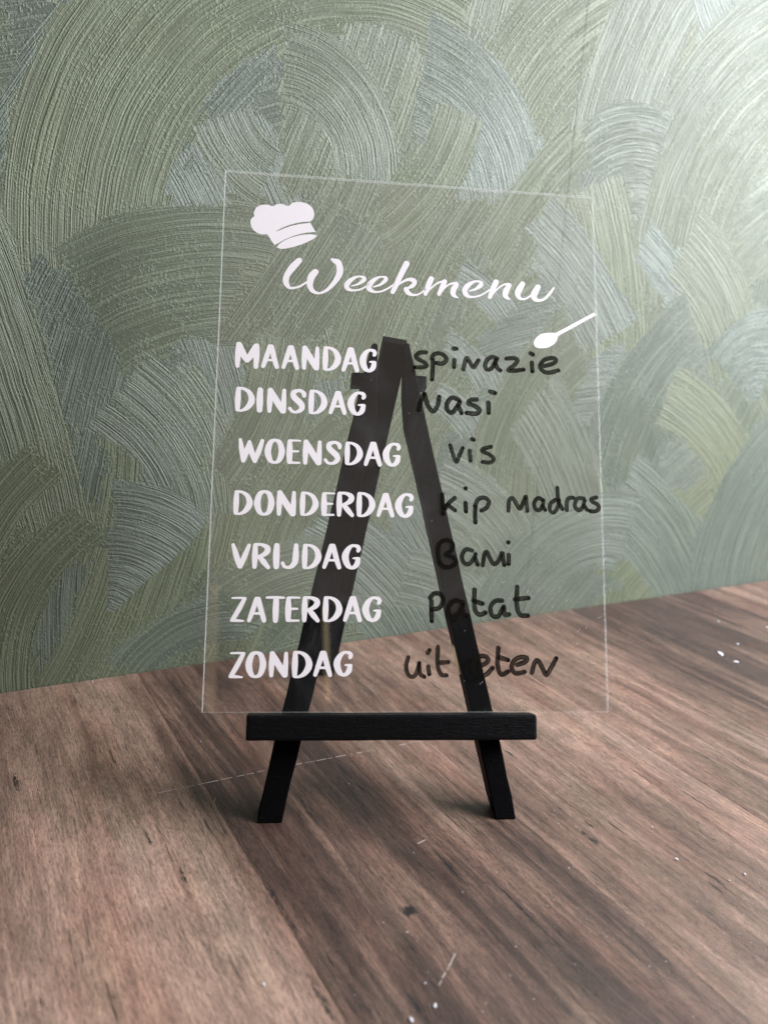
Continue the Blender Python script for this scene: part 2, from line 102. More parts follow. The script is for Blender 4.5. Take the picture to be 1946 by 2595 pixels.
def opos(nt): return nt.vmul(nt.n('ShaderNodeTexCoord').outputs['Object'],(1000,1000,1000))
# ------------------------------------------------------------------ materials
def wall_material():
    t=NT('combed_plaster_paper')
    P=pos(t)
    bead=t.noise(P,1.15,2,.6)
    def layer(name):
        v=t.sep(t.attr(name)); u,w_,sd=v[0],v[1],v[2]
        sdk=t.m('MULTIPLY',sd,9.7)
        wob=t.m('MULTIPLY',t.m('SUBTRACT',t.noise(t.comb(t.m('MULTIPLY',u,.05),t.m('MULTIPLY',w_,.05),sdk),1,2),.5),1.6)
        uu=t.m('ADD',u,wob)
        a=t.noise(t.comb(t.m('MULTIPLY',uu,1.4),t.m('MULTIPLY',w_,.014),sdk),1,2,.6)
        b=t.noise(t.comb(t.m('MULTIPLY',uu,2.6),t.m('MULTIPLY',w_,.05),sdk),1,1,.5)
        line=t.m('ADD',t.m('MULTIPLY',t.ss(a,.36,.64),.72),t.m('MULTIPLY',b,.38))
        return t.m('MULTIPLY',line,t.ss(bead,.25,.65,.74,1.08))
    mx=t.sep(t.attr('stroke_mix')); wgt=mx[0]
    rag=t.noise(P,.40,3,.7)
    wr=t.ss(t.m('ADD',wgt,t.m('MULTIPLY',t.m('SUBTRACT',rag,.5),1.3)),.36,.64)
    line=t.fmix(wr,layer('stroke_under'),layer('stroke_top'))
    spk=t.ss(t.noise(P,.75,2,.6),.50,.66)
    patch=t.ss(t.noise(P,.045,2,.5),.40,.62)
    edge=t.m('SUBTRACT',1.0,t.m('ABSOLUTE',t.m('SUBTRACT',t.m('MULTIPLY',wgt,2.0),1.0)))      # dabs gather where strokes meet
    dab=t.m('MULTIPLY',spk,t.m('ADD',t.m('MULTIPLY',patch,.8),t.m('ADD',.28,t.m('MULTIPLY',edge,.5)),0,True))
    soft=t.m('SUBTRACT',1.0,t.m('MULTIPLY',dab,.55))
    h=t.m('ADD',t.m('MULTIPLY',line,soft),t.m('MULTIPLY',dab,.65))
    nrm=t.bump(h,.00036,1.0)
    tone=t.fmix(wr,mx[2],mx[1])
    tone=t.m('ADD',tone,t.m('MULTIPLY',t.m('SUBTRACT',t.noise(P,.028,3,.6),.5),.5),0,True)
    col=t.mix(tone,(.118,.133,.080),(.102,.124,.099))
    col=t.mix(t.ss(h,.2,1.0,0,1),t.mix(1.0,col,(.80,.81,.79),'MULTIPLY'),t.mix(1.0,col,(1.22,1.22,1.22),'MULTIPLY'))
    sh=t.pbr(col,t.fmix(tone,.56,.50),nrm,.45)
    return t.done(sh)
def wood_material():
    t=NT('brown_wood_print_laminate')
    P=pos(t); x,y,_=t.sep(P)
    ca,sa=.4226,-.9063
    oi=t.n('ShaderNodeObjectInfo').outputs['Random']
    G=t.m('ADD',t.m('MULTIPLY',x,ca),t.m('MULTIPLY',y,sa)); A=t.m('ADD',t.m('MULTIPLY',x,-sa),t.m('MULTIPLY',y,ca))
    sd=t.m('MULTIPLY',oi,53.0)
    wob=t.m('MULTIPLY',t.m('SUBTRACT',t.noise(t.comb(t.m('MULTIPLY',G,.006),t.m('MULTIPLY',A,.012),sd),1,2,.45),.5),14.0)
    Aw=t.m('ADD',A,wob)
    def st(kg,ka,det=3,r=.6,o=0.): return t.noise(t.comb(t.m('MULTIPLY',G,kg),t.m('MULTIPLY',Aw,ka),t.m('ADD',sd,o)),1,det,r)
    big=st(.007,.055,3,.55); med=st(.012,.25,4,.62,3.); fine=st(.05,1.2,4,.7,7.); pore=st(.36,2.1,4,.8,41.); motl=st(.06,.16,5,.75,47.); crack=st(.05,.8,3,.6,11.); gmask=st(.02,.06,2,.5,17.); red=st(.012,.05,2,.5,23.)
    cr=t.n('ShaderNodeValToRGB'); cr.color_ramp.elements[0].position=.28; cr.color_ramp.elements[0].color=(.056,.032,.025,1)
    cr.color_ramp.elements[1].position=.72; cr.color_ramp.elements[1].color=(.290,.188,.142,1)
    e=cr.color_ramp.elements.new(.5); e.color=(.162,.097,.072,1)
    lt=t.attr('tone','Fac')
    v=t.m('ADD',t.m('ADD',t.m('MULTIPLY',t.m('SUBTRACT',big,.5),.85),t.m('MULTIPLY',t.m('SUBTRACT',med,.5),.6)),t.m('ADD',lt,.5))
    t.l(v,cr.inputs[0])
    col=t.mix(t.ss(red,.45,.7,0,.35),cr.outputs[0],t.mix(1.0,cr.outputs[0],(1.12,.84,.78),'MULTIPLY'))
    col=t.mix(t.ss(gmask,.48,.72,0,.6),col,t.mix(1.0,col,(.86,.96,.92),'MULTIPLY'))
    f=t.m('MULTIPLY',t.ss(fine,.32,.68,.76,1.20),t.m('MULTIPLY',t.ss(pore,.34,.56,.50,1.14),t.ss(motl,.3,.7,.74,1.24))); col=t.mix(1.0,col,t.comb(f,f,f),'MULTIPLY')
    ck=t.m('MULTIPLY',t.ss(crack,.57,.68),t.ss(gmask,.40,.60)); ck=t.m('MULTIPLY',ck,t.ss(st(.12,1.6,2,.6,31.),.40,.58))
    mark=t.attr('mark','Fac'); rg=t.noise(t.comb(t.m('MULTIPLY',G,.4),t.m('MULTIPLY',A,2.2),0),1,3,.7)
    mk=t.ss(t.m('ADD',mark,t.m('MULTIPLY',t.m('SUBTRACT',rg,.5),2.4)),.38,.80)
    dark=t.m('MAXIMUM',t.m('MULTIPLY',ck,.8),t.m('MULTIPLY',mk,t.ss(mark,.02,.25)))
    col=t.mix(dark,col,(.016,.012,.012))
    grain=t.noise(P,2.3,3,.75); g2=t.ss(grain,.25,.75,.66,1.34); col=t.mix(1.0,col,t.comb(g2,g2,g2),'MULTIPLY')
    fl=t.ss(t.noise(P,1.9,1,.5),.775,.80); col=t.mix(t.m('MULTIPLY',fl,.45),col,(.62,.56,.54))
    hh=t.m('ADD',t.m('MULTIPLY',pore,.9),t.m('ADD',t.m('MULTIPLY',grain,.5),t.m('MULTIPLY',dark,-.5)))
    nrm=t.bump(hh,.00030,1.0)
    rough=t.m('ADD',.29,t.m('MULTIPLY',grain,.16))
    return t.done(t.pbr(col,rough,nrm,.5))
def black_wood():
    t=NT('black_stained_wood'); P=opos(t)
    v=t.noise(t.vmul(P,(2.2,2.2,.16)),1,4,.65); g=t.noise(P,.9,2,.5)
    col=t.mix(v,(.0015,.0015,.002),(.005,.005,.0055)); 
    dust=t.ss(t.noise(P,2.6,1,.5),.79,.82); col=t.mix(t.m('MULTIPLY',dust,.25),col,(.35,.33,.31))
    return t.done(t.pbr(col,.5,t.bump(t.m('ADD',v,t.m('MULTIPLY',g,.5)),.00025,.9),.03))
def black_wood_h():
    t=NT('black_stained_wood_crosswise'); P=opos(t)
    v=t.noise(t.vmul(P,(.14,2.2,2.2)),1,4,.65); g=t.noise(P,.9,2,.5)
    col=t.mix(v,(.0015,.0015,.002),(.005,.005,.0055))
    dust=t.ss(t.noise(P,2.6,1,.5),.78,.81); col=t.mix(t.m('MULTIPLY',dust,.4),col,(.35,.33,.31))
    return t.done(t.pbr(col,.42,t.bump(t.m('ADD',v,t.m('MULTIPLY',g,.5)),.00025,.9),.10))
def acrylic():
    t=NT('clear_acrylic'); P=pos(t)
    ge=t.n('ShaderNodeNewGeometry'); dt=t.n('ShaderNodeVectorMath',operation='DOT_PRODUCT'); t.l(ge.outputs['Normal'],dt.inputs[0]); t.l(ge.outputs['Incoming'],dt.inputs[1])
    fr=t.m('ADD',.042,t.m('MULTIPLY',.958,t.m('POWER',t.m('SUBTRACT',1.0,t.m('ABSOLUTE',dt.outputs['Value'])),5.0)))
    tr=t.n('ShaderNodeBsdfTransparent'); tr.inputs[0].default_value=(.975,.97,.96,1)
    gl=t.n('ShaderNodeBsdfGlossy'); gl.inputs['Roughness'].default_value=.02; gl.inputs[0].default_value=(1,1,1,1)
    mx=t.n('ShaderNodeMixShader'); t.l(fr,mx.inputs[0]); t.l(tr.outputs[0],mx.inputs[1]); t.l(gl.outputs[0],mx.inputs[2])
    sm=t.m('MULTIPLY',t.ss(t.noise(t.vmul(P,(1,1,.6)),.045,4,.65,1.2),.45,.75),.022)
    df=t.n('ShaderNodeBsdfDiffuse'); df.inputs[0].default_value=(.8,.8,.8,1)
    m2=t.n('ShaderNodeMixShader'); t.l(t.m('ADD',sm,.003),m2.inputs[0]); t.l(mx.outputs[0],m2.inputs[1]); t.l(df.outputs[0],m2.inputs[2])
    return t.done(m2.outputs[0])
def frosted(k0=.25):
    t=NT('sawn_acrylic_edge'); P=pos(t)
    chip=t.ss(t.noise(P,1.1,3,.8),.40,.58)
    d=t.n('ShaderNodeBsdfDiffuse'); d.inputs[0].default_value=(.9,.9,.9,1)
    tl=t.n('ShaderNodeBsdfTranslucent'); tl.inputs[0].default_value=(.9,.9,.9,1)
    a=t.n('ShaderNodeMixShader'); a.inputs[0].default_value=.5; t.l(d.outputs[0],a.inputs[1]); t.l(tl.outputs[0],a.inputs[2])
    tr=t.n('ShaderNodeBsdfTransparent')
    b=t.n('ShaderNodeMixShader'); t.l(t.m('ADD',k0,t.m('MULTIPLY',chip,.75*(k0+.25))),b.inputs[0]); t.l(tr.outputs[0],b.inputs[1]); t.l(a.outputs[0],b.inputs[2])
    return t.done(b.outputs[0])
def vinyl():
    t=NT('white_vinyl'); P=opos(t)
    n=t.noise(P,.25,3,.6)
    return t.done(t.pbr(t.mix(n,(.88,.82,.83),(.93,.87,.885)),.5,t.bump(n,.0001,.3),.3))
def ink():
    t=NT('marker_ink'); uv=t.sep(t.attr('ribbon'))
    a=t.noise(t.comb(t.m('MULTIPLY',uv[0],3.2),t.m('MULTIPLY',uv[1],.12),uv[2]),1,3,.65)
    al=t.ss(a,.28,.68,.76,.99)
    edge=t.ss(t.m('ABSOLUTE',uv[0]),.62,.95,0,.12); al=t.m('ADD',al,edge,0,True)
    tr=t.n('ShaderNodeBsdfTransparent'); d=t.pbr(t.mix(a,(.002,.0018,.0015),(.014,.011,.008)),.6,None,.02)
    mx=t.n('ShaderNodeMixShader'); t.l(al,mx.inputs[0]); t.l(tr.outputs[0],mx.inputs[1]); t.l(d,mx.inputs[2])
    return t.done(mx.outputs[0])
def plain(name,c,r=.5,spec=.4):
    t=NT(name); n=t.noise(opos(t),1.5,3,.6)
    return t.done(t.pbr(t.mix(n,tuple(k*.8 for k in c),c),r,None,spec))
M_wall=wall_material(); M_wood=wood_material(); M_blk=black_wood(); M_blkh=black_wood_h(); M_acr=acrylic(); M_edge_lit=frosted(.45); M_edge2=frosted(.02); M_edge3=frosted(.16); M_vin=vinyl(); M_ink=ink()
M_dot=plain('dried_ink_dot',(.002,.002,.002),.5,.05); M_crumb=plain('pale_crumb',(.60,.57,.60),.6); M_bare=plain('bare_wood',(.42,.30,.17),.6); M_scr=plain('white_scratch',(.62,.55,.52),.6)
# ------------------------------------------------------------------ wall with its combed strokes
E=Vector(((0.938878,0.344249,0))); WO=Vector((-173.5,80.5,0)); WN=Vector((E.y,-E.x,0))
wall=bpy.data.objects.new('wall',None); link(wall); wall['kind']='structure'; wall['label']='sage green wall papered in broad combed brush strokes'
wall.location=(WO.x*MM,WO.y*MM,0)
SEAM=286.0
def arc(p1,p2,p3):
    (x1,y1),(x2,y2),(x3,y3)=p1,p2,p3
    d=2*(x1*(y2-y3)+x2*(y3-y1)+x3*(y1-y2))
    if abs(d)<1e-3: d=1e-3
    ux=((x1*x1+y1*y1)*(y2-y3)+(x2*x2+y2*y2)*(y3-y1)+(x3*x3+y3*y3)*(y1-y2))/d
    uy=((x1*x1+y1*y1)*(x3-x2)+(x2*x2+y2*y2)*(x1-x3)+(x3*x3+y3*y3)*(x2-x1))/d
    return ux,uy,math.hypot(x1-ux,y1-uy)
ST=[]
r_=random.Random(11)
for k in range(150):       # the rest of the wall: broad random arcs under and around the traced ones
    s=r_.uniform(-180,780); z=r_.uniform(-20,480); th=r_.uniform(.25,1.45) if r_.random()<.7 else r_.uniform(-1.4,-.3)
    L=r_.uniform(60,110); bend=r_.uniform(5,13)*r_.choice((-1,1,1))
    dx,dz=math.cos(th),math.sin(th); 
    ST.append(((s-dx*L,z-dz*L),(s-dz*bend,z+dx*bend),(s+dx*L,z+dz*L),r_.uniform(32,55),r_.uniform(32,55),r_.random(),12,12))
ST+=STROKES
def wall_strip(s0,s1,z0,z1,cell):
    ns=int((s1-s0)/cell); nz=int((z1-z0)/cell)
    sg=np.linspace(s0,s1,ns+1); zg=np.linspace(z0,z1,nz+1)
    S,Z=np.meshgrid(sg,zg); S=S.ravel(); Z=Z.ravel()
    i=np.arange(nz)[:,None]*(ns+1)+np.arange(ns)[None,:]; F=np.stack([i,i+1,i+ns+2,i+ns+1],-1).reshape(-1,4)
    fs=S[F].mean(1); fz=Z[F].mean(1); nf=len(F)
    top=np.zeros((nf,4,3),np.float32); und=np.zeros((nf,4,3),np.float32); mixv=np.zeros((nf,4,3),np.float32)
    top[...,0]=S[F]; top[...,1]=Z[F]; und[:]=top; mixv[...,0]=1; mixv[...,1]=.4; mixv[...,2]=.4
    for k,(p1,p2,p3,wl,wr,tone,e0,e1) in enumerate(ST):
        cx,cy,R=arc(p1,p2,p3)
        a1=math.atan2(p1[1]-cy,p1[0]-cx); a2=math.atan2(p2[1]-cy,p2[0]-cx); a3=math.atan2(p3[1]-cy,p3[0]-cx)
        d12=(a2-a1+math.pi)%(2*math.pi)-math.pi; d23=(a3-a2+math.pi)%(2*math.pi)-math.pi; sg_=1 if d12+d23>0 else -1
        tot=abs(d12)+abs(d23)
        def uvw(s,z):
            r=np.hypot(s-cx,z-cy); th=np.arctan2(z-cy,s-cx); dd=(th-a2+np.pi)%(2*np.pi)-np.pi
            v=(dd+ (0))*sg_*R; u=(r-R)*sg_      # sg>0: counter-clockwise travel, the outside (r>R) is on the right
            return u,v
        u,v=uvw(fs,fz); v0=-abs(d12)*R-e0; v1=abs(d23)*R+e1
        wbl=2.0*np.sin(fs*.11+k)+1.3*np.sin(fz*.17+2*k)
        dist=np.minimum(np.minimum(wr-u,u+wl),np.minimum((v-v0),(v1-v))*.9)+wbl*.6
        idx=np.nonzero((dist>0)&(np.abs(u)<R*.92+0*u))[0] if True else None
        if len(idx)==0: continue
        fe=12.0 if k<150 else 8.0
        cu,cv=uvw(S[F[idx]],Z[F[idx]])
        und[idx]=top[idx]; mixv[idx,:,2]=mixv[idx,:,1]
        top[idx,:,0]=cu; top[idx,:,1]=cv; top[idx,:,2]=k%37+1
        # weight per corner
        wb=2.0*np.sin(S[F[idx]]*.11+k)+1.3*np.sin(Z[F[idx]]*.17+2*k)
        dc=np.minimum(np.minimum(wr-cu,cu+wl),np.minimum(cv-v0,v1-cv)*.9)+wb*.6
        mixv[idx,:,0]=np.clip(dc/fe,0,1); mixv[idx,:,1]=tone
    me=bpy.data.meshes.new('wallpaper_strip')
    X=S*E.x*MM; Y=S*E.y*MM; Zm=Z*MM
    # the paper is not perfectly flat
    off=(.15*np.sin(S*.02+1)+.1*np.sin(Z*.03+S*.01))*MM
    co=np.stack([X+WN.x*off,Y+WN.y*off,Zm],-1).astype(np.float32)
    me.vertices.add(len(co)); me.vertices.foreach_set('co',co.ravel())
    me.loops.add(nf*4); me.loops.foreach_set('vertex_index',F.ravel().astype(np.int32))
    me.polygons.add(nf); me.polygons.foreach_set('loop_start',np.arange(0,nf*4,4,dtype=np.int32))
    me.polygons.foreach_set('use_smooth',np.ones(nf,bool))
    me.update(calc_edges=True)
    for nm,arr in (('stroke_top',top),('stroke_under',und),('stroke_mix',mixv)):
        a=me.attributes.new(nm,'FLOAT_VECTOR','CORNER'); a.data.foreach_set('vector',arr.reshape(-1))
    me.materials.append(M_wall)
    return link(bpy.data.objects.new('wallpaper_strip',me),wall)
wall_strip(-150,SEAM-.12,-4,460,.95); wall_strip(SEAM+.12,760,-4,460,.95)
# plain plaster behind the paper, closing the seam and carrying the wall beyond
def wp(s,z,d=0): return (s*E.x*MM+WN.x*d*MM, s*E.y*MM+WN.y*d*MM, z*MM)
mesh_obj('plaster',[wp(-900,-60,-.8),wp(1400,-60,-.8),wp(1400,1000,-.8),wp(-900,1000,-.8)],[(0,1,2,3)],plain('grey_green_plaster',(.2,.23,.17),.7),wall)
# ------------------------------------------------------------------ wooden table: planks
table=bpy.data.objects.new('table',None); link(table); table.location=(0,-.1,0)
thing(table,'brown wood-print table top of long slanting planks against the green wall','table')
ga=math.atan2(-.9063,.4226); gd=np.array([math.cos(ga),math.sin(ga)]); gn=np.array([-gd[1],gd[0]])   # gn = (.906,.4226)
TON=[ # x,y,ralong,racross,delta  broad printed tones
 (-105,-95,60,28,.20),(-95,-20,45,20,.09),(-60,-80,60,10,.10),(-150,10,30,14,.05),(-118,60,40,18,.10),(-125,-45,28,14,-.10),
 (-70,10,45,14,-.10),(-40,30,60,16,-.12),(-20,-20,60,12,-.06),(15,-60,60,14,.06),(-15,-75,30,10,.08),(60,-15,45,9,-.10),(100,-5,60,10,-.08),(75,-40,40,9,.05),
 (90,40,70,14,.10),(60,60,60,12,.10),(20,110,60,12,.06),(130,60,60,10,.06),(150,110,60,10,-.10),(190,120,70,14,-.14),(175,60,60,12,-.08),(20,-30,50,8,.06),(10,30,50,10,.06),(40,-80,60,10,-.08),(85,-85,60,12,.04),(230,200,60,25,-.12)]
WO2=np.array([WO.x,WO.y]); E2=np.array([E.x,E.y])
def plank(a0,a1,base,g0=-420,g1=420,cell=1.6):
    # clipped by the wall line; the plank's ends run to the wall / past the frame
    na=max(2,int((a1-a0)/cell)); ng=int((g1-g0)/cell)
    g=.06
    A_=np.linspace(a0+g,a1-g,na+1); G_=np.linspace(g0,g1,ng+1)
    # trim: per column the far end stops on the wall
    verts=[];
    AA,GG=np.meshgrid(A_,G_)
    # grain direction points away from the wall (towards camera); far limit Gmin where the point reaches the wall plane
    n2=np.array([WN.x,WN.y]); 
    gmin=((WO2@n2)+.8-(A_*(gn@n2)))/(gd@n2)
    GG=np.maximum(GG,gmin[None,:])
    X=GG*gd[0]+AA*gn[0]; Y=GG*gd[1]+AA*gn[1]
    keep=(GG[1:,1:]>gmin[None,1:]+1e-6)|(GG[1:,:-1]>gmin[None,:-1]+1e-6)
    i=np.arange(ng)[:,None]*(na+1)+np.arange(na)[None,:]; F=np.stack([i,i+na+1,i+na+2,i+1],-1)[keep]
    used=np.unique(F); rem=-np.ones(X.size,int); rem[used]=np.arange(len(used)); F=rem[F]
    x=X.ravel()[used]; y=Y.ravel()[used]; a=AA.ravel()[used]
    z=-.16*np.exp(-np.minimum(a-a0,a1-a)/.5)
    mark=np.zeros_like(x); tone=np.full_like(x,base)
    if True:
        for kx,ky,rg,ra in KNOTS:
            dx=x-kx; dy=y-ky; kk=1. if rg<2.5 and ra>1.5 else .62; p=(dx*gd[0]+dy*gd[1])/rg; q=(dx*gn[0]+dy*gn[1])/(ra*kk)
            mark=np.maximum(mark,(1.25 if kk==1. else .95)*np.exp(-(p*p+q*q)*.8))
        for kx,ky,rg,ra,dl in TON:
            dx=x-kx; dy=y-ky; p=(dx*gd[0]+dy*gd[1])/rg; q=(dx*gn[0]+dy*gn[1])/ra
            tone+=dl*np.exp(-(p*p+q*q))
    co=np.stack([x*MM,y*MM+.1,z*MM],-1).astype(np.float32)
    me=bpy.data.meshes.new('plank'); nf=len(F)
    me.vertices.add(len(co)); me.vertices.foreach_set('co',co.ravel())
    me.loops.add(nf*4); me.loops.foreach_set('vertex_index',F.ravel().astype(np.int32))
    me.polygons.add(nf); me.polygons.foreach_set('loop_start',np.arange(0,nf*4,4,dtype=np.int32)); me.update(calc_edges=True)
    for nm,arr in (('mark',mark),('tone',tone)):
        at=me.attributes.new(nm,'FLOAT','POINT'); at.data.foreach_set('value',arr.astype(np.float32))
    me.materials.append(M_wood); return link(bpy.data.objects.new('plank',me),table)
OFF=[-420,-300,-180,-63.9,30,112,197,285,390,520]
BAS=[.0,.02,.12,-.09,.05,.00,-.17,.0,.02]
for k in range(len(OFF)-1): plank(OFF[k],OFF[k+1],BAS[k],g0=-300 if 1<k<6 else -420,g1=250 if 1<k<6 else 420,cell=1.0 if 1<k<6 else 3)
# board under the printed planks
bx=[(-600,-520),(640,-520),(640,560),(-600,560)]
n2=np.array([WN.x,WN.y])
q=[]
for X0,Y0 in bx:
    d=(np.array([X0,Y0])-WO2)@n2
    if d<1: Y0=Y0+(1-d)/n2[1]
    q.append((X0,Y0))
vs_=[(x*MM,y*MM+.1,z*MM) for z in (-22,-.35) for x,y in q]
mesh_obj('board',vs_,[(3,2,1,0),(4,5,6,7),(0,1,5,4),(1,2,6,5),(2,3,7,6),(3,0,4,7)],plain('dark_board_core',(.06,.04,.03),.6),table)
# scratches in the laminate: thin broken pale lines
for (x0,y0),(x1,y1) in SCRATCH:
    L=math.hypot(x1-x0,y1-y0); dx,dy=(x1-x0)/L,(y1-y0)/L; V=[];F=[]; d=0
    while d<L:
        l=random.uniform(1.0,5); wd=random.uniform(.05,.13)
        jj=random.uniform(-.08,.08)
        a=(x0+dx*d-dy*jj,y0+dy*d+dx*jj); b=(x0+dx*min(L,d+l)-dy*jj,y0+dy*min(L,d+l)+dx*jj); n=len(V)
        for (px,py),s in ((a,1),(a,-1),(b,-1),(b,1)): V.append(((px-dy*wd*s)*MM,(py+dx*wd*s)*MM+.1,.06*MM))
        F.append((n,n+1,n+2,n+3)); d+=l+random.uniform(.0,2.0)
    mesh_obj('scratch',V,F,M_scr,table)
# ------------------------------------------------------------------ easel
LEAN=0.400928; ZB=35.0
UPV=Vector((0,math.sin(LEAN),math.cos(LEAN))); NRM=Vector((0,-math.cos(LEAN),math.sin(LEAN))); UX=Vector((1,0,0)); B0=Vector((0,0,ZB))
def SP(u,v,n=0): return (B0+UX*u+UPV*v+NRM*n)*MM
def extrude_poly(name,poly,n0,n1,mat,parent,base,ground=False,bev=.5,rough=.12):
    """polygon in the leaning plane, extruded n1 (back) .. n0 (front), edges softened and slightly uneven"""
    bm=bmesh.new()
    P=[]
    for i,(u,v) in enumerate(poly):
        P.append((u,v)); u2,v2=poly[(i+1)%len(poly)]; L=math.hypot(u2-u,v2-v); k=int(L/7)
        for j in range(1,k+1):
            f=j/(k+1); j_=random.uniform(-rough,rough); P.append((u+(u2-u)*f+j_*(v2-v)/L,v+(v2-v)*f-j_*(u2-u)/L))
    def pt(u,v,n):
        p=SP(u,v,n)
        if ground and v<-30:
            p.z=0.0003 ; 
            # keep on the leg's line: slide along the leaning direction
            vv=(-ZB-NRM.z*n)/UPV.z; q=SP(u,vv,n); p=q
        return p-base
    f=[bm.verts.new(pt(u,v,n0)) for u,v in P]; b=[bm.verts.new(pt(u,v,n1)) for u,v in P]
    bm.faces.new(f); bm.faces.new(b[::-1])
    for i in range(len(P)): j=(i+1)%len(P); bm.faces.new((f[j],f[i],b[i],b[j]))
    bmesh.ops.recalc_face_normals(bm,faces=bm.faces)
    es=[e for e in bm.edges if len(e.link_faces)==2 and e.calc_face_angle(0)>.6]
    bmesh.ops.bevel(bm,geom=es,offset=bev*MM,segments=3,profile=.6,affect='EDGES')
    me=bpy.data.meshes.new(name); bm.to_mesh(me); bm.free(); me.materials.append(mat)
    return link(bpy.data.objects.new(name,me),parent)
easel=bpy.data.objects.new('easel',None); link(easel); EB=Vector((-7.4,30,0))*MM; easel.location=EB
thing(easel,'small black wooden tabletop easel with front ledge bar holding the clear menu sheet','easel')
TK=8.3
LL=[(-15.9,138.2),(-15.2,139.0),(-13.9,138.9),(-13.4,137.8),(-13.4,109),(-15.2,99.8),(-17.9,87.5),(-27.2,41.7),(-36.7,.2),(-39,-9.9),(-45.0,-36.5),(-53.6,-36.5),(-48.5,-9.9),(-46.1,.1),(-36.9,41.5),(-27.2,87.2),(-20.0,121.6),(-17.3,132.5)]
RL=[(-3.3,139.3),(-1.2,139.6),(1.9,125.4),(10.2,88.4),(23.2,32),(30.5,.6),(33.1,-10),(38.8,-36.5),(31.2,-36.5),(25,-10),(22.5,.6),(14.9,31.9),(2.3,88),(-2.3,107),(-3.2,118)]
lg=extrude_poly('front_leg',LL,0,-TK,M_blk,easel,EB,True,.55)
lg2=extrude_poly('front_leg',RL,0,-TK,M_blk,easel,EB,True,.55)
# a chip of bare wood on the right leg
ch=[(15.5,24.5),(16.3,23.2),(17.3,19.0),(18.6,13.5),(18.0,13.2),(16.6,17.5),(15.9,21)]
mesh_obj('paint_chip',[SP(u,v,.06)-EB for u,v in ch],[tuple(range(len(ch)))],M_bare,lg2)
lb=extrude_poly('ledge_bar',[(-58.2,-8.9),(44.6,-9.0),(44.6,-.1),(-58.2,-.1)],8.6,.02,M_blkh,easel,EB,False,1.1,.10)
extrude_poly('hinge_pin',[(-23.1,124.3),(-12.6,124.3),(-12.6,129.5),(-22.8,129.6)],-TK+.05,-TK-5.5,M_blkh,easel,EB,False,.5,.12)
extrude_poly('hinge_pin',[(-1.6,124.2),(7.1,124.2),(7.1,129.4),(-1.6,129.5)],-TK+.05,-TK-5.5,M_blkh,easel,EB,False,.5,.12)
# rear leg: a straight stick from between the front legs down to the table
T_=Vector((-6.05,0,0))+ (B0+UPV*139.6+NRM*-1.2); FT=Vector((-27.3,98.5,0))
ax=(FT-T_); Lr=ax.length; ax.normalize(); side=Vector((1,0,0)); side=(side-ax*side.dot(ax)).normalized(); fr=side.cross(ax).normalized()
if fr.y>0: fr=-fr
bm=bmesh.new(); W1,W2,D_=4.9,4.3,7.6
ring=[]
for k in range(15):
    f=k/14; c=T_+ax*Lr*f; w_=W1+(W2-W1)*f+random.uniform(-.1,.1)
    r4=[]
    for sx,sd in ((-1,0),(1,0),(1,-1),(-1,-1)):
        p=c+side*w_*sx+fr*D_*sd
        if k==14: 
            p=p-ax*(p.z/ax.z)
        r4.append(bm.verts.new(p*MM-EB))
    ring.append(r4)
for a,b in zip(ring,ring[1:]):
    for i in range(4): j=(i+1)%4; bm.faces.new((a[i],a[j],b[j],b[i]))
bm.faces.new(ring[0][::-1]); bm.faces.new(ring[-1]); bmesh.ops.recalc_face_normals(bm,faces=bm.faces)
es=[e for e in bm.edges if e.calc_face_angle(0)>.6]; bmesh.ops.bevel(bm,geom=es,offset=.5*MM,segments=3,profile=.6,affect='EDGES')
me=bpy.data.meshes.new('rear_leg'); bm.to_mesh(me); bm.free(); me.materials.append(M_blk); link(bpy.data.objects.new('rear_leg',me),easel)
# ------------------------------------------------------------------ clear sheet with lettering
sign=bpy.data.objects.new('menu_sheet',None); link(sign); SB=SP(0,0,1); sign.location=SB
thing(sign,'clear acrylic week menu sheet with white day names and black handwriting, leaning on the easel','menu sign')
TH=2.0; CHS=[.20,.04,.12,.42]; HW,HT=74.0,205.39; CH=.10
def q4(*pts): return [p-SB for p in pts]
g=.03
F0=[(-HW+CH,g),(HW-CH,g),(HW-CH,HT-CH),(-HW+CH,HT-CH)]
V=q4(*[SP(u,v+(CH if i<2 else 0),TH) for i,(u,v) in enumerate(F0)],*[SP(u,v+(0 if i<2 else 0),.05) for i,(u,v) in enumerate([(-HW+.02,g),(HW-.02,g),(HW-.02,HT),(-HW+.02,HT)])])
mesh_obj('panel',V,[(0,1,2,3),(7,6,5,4)],M_acr,sign)
# sawn edge: narrow chamfer plus the edge face, one piece per side
O=[(-HW,g),(HW,g),(HW,HT),(-HW,HT)]
I=[(-HW+CH,g+CH),(HW-CH,g+CH),(HW-CH,HT-CH),(-HW+CH,HT-CH)]
for k in range(4):
    j=(k+1)%4
    c=CHS[k]; ctr=(0,HT/2)
    def ins(p,dx): return (p[0]+(dx if p[0]<0 else -dx),p[1]+(dx if p[1]<50 else -dx))
    V=q4(SP(*ins(O[k],c),TH-.002),SP(*ins(O[j],c),TH-.002),SP(*O[j],TH-c),SP(*O[k],TH-c),SP(*O[j],.05),SP(*O[k],.05))
    mesh_obj('sawn_edge',V,[(0,3,2,1),(3,5,4,2)],M_edge_lit if k==3 else (M_edge2 if k==1 else M_edge3),sign)  # left edge whiter, right fainter: light piped through the sheet put into the material
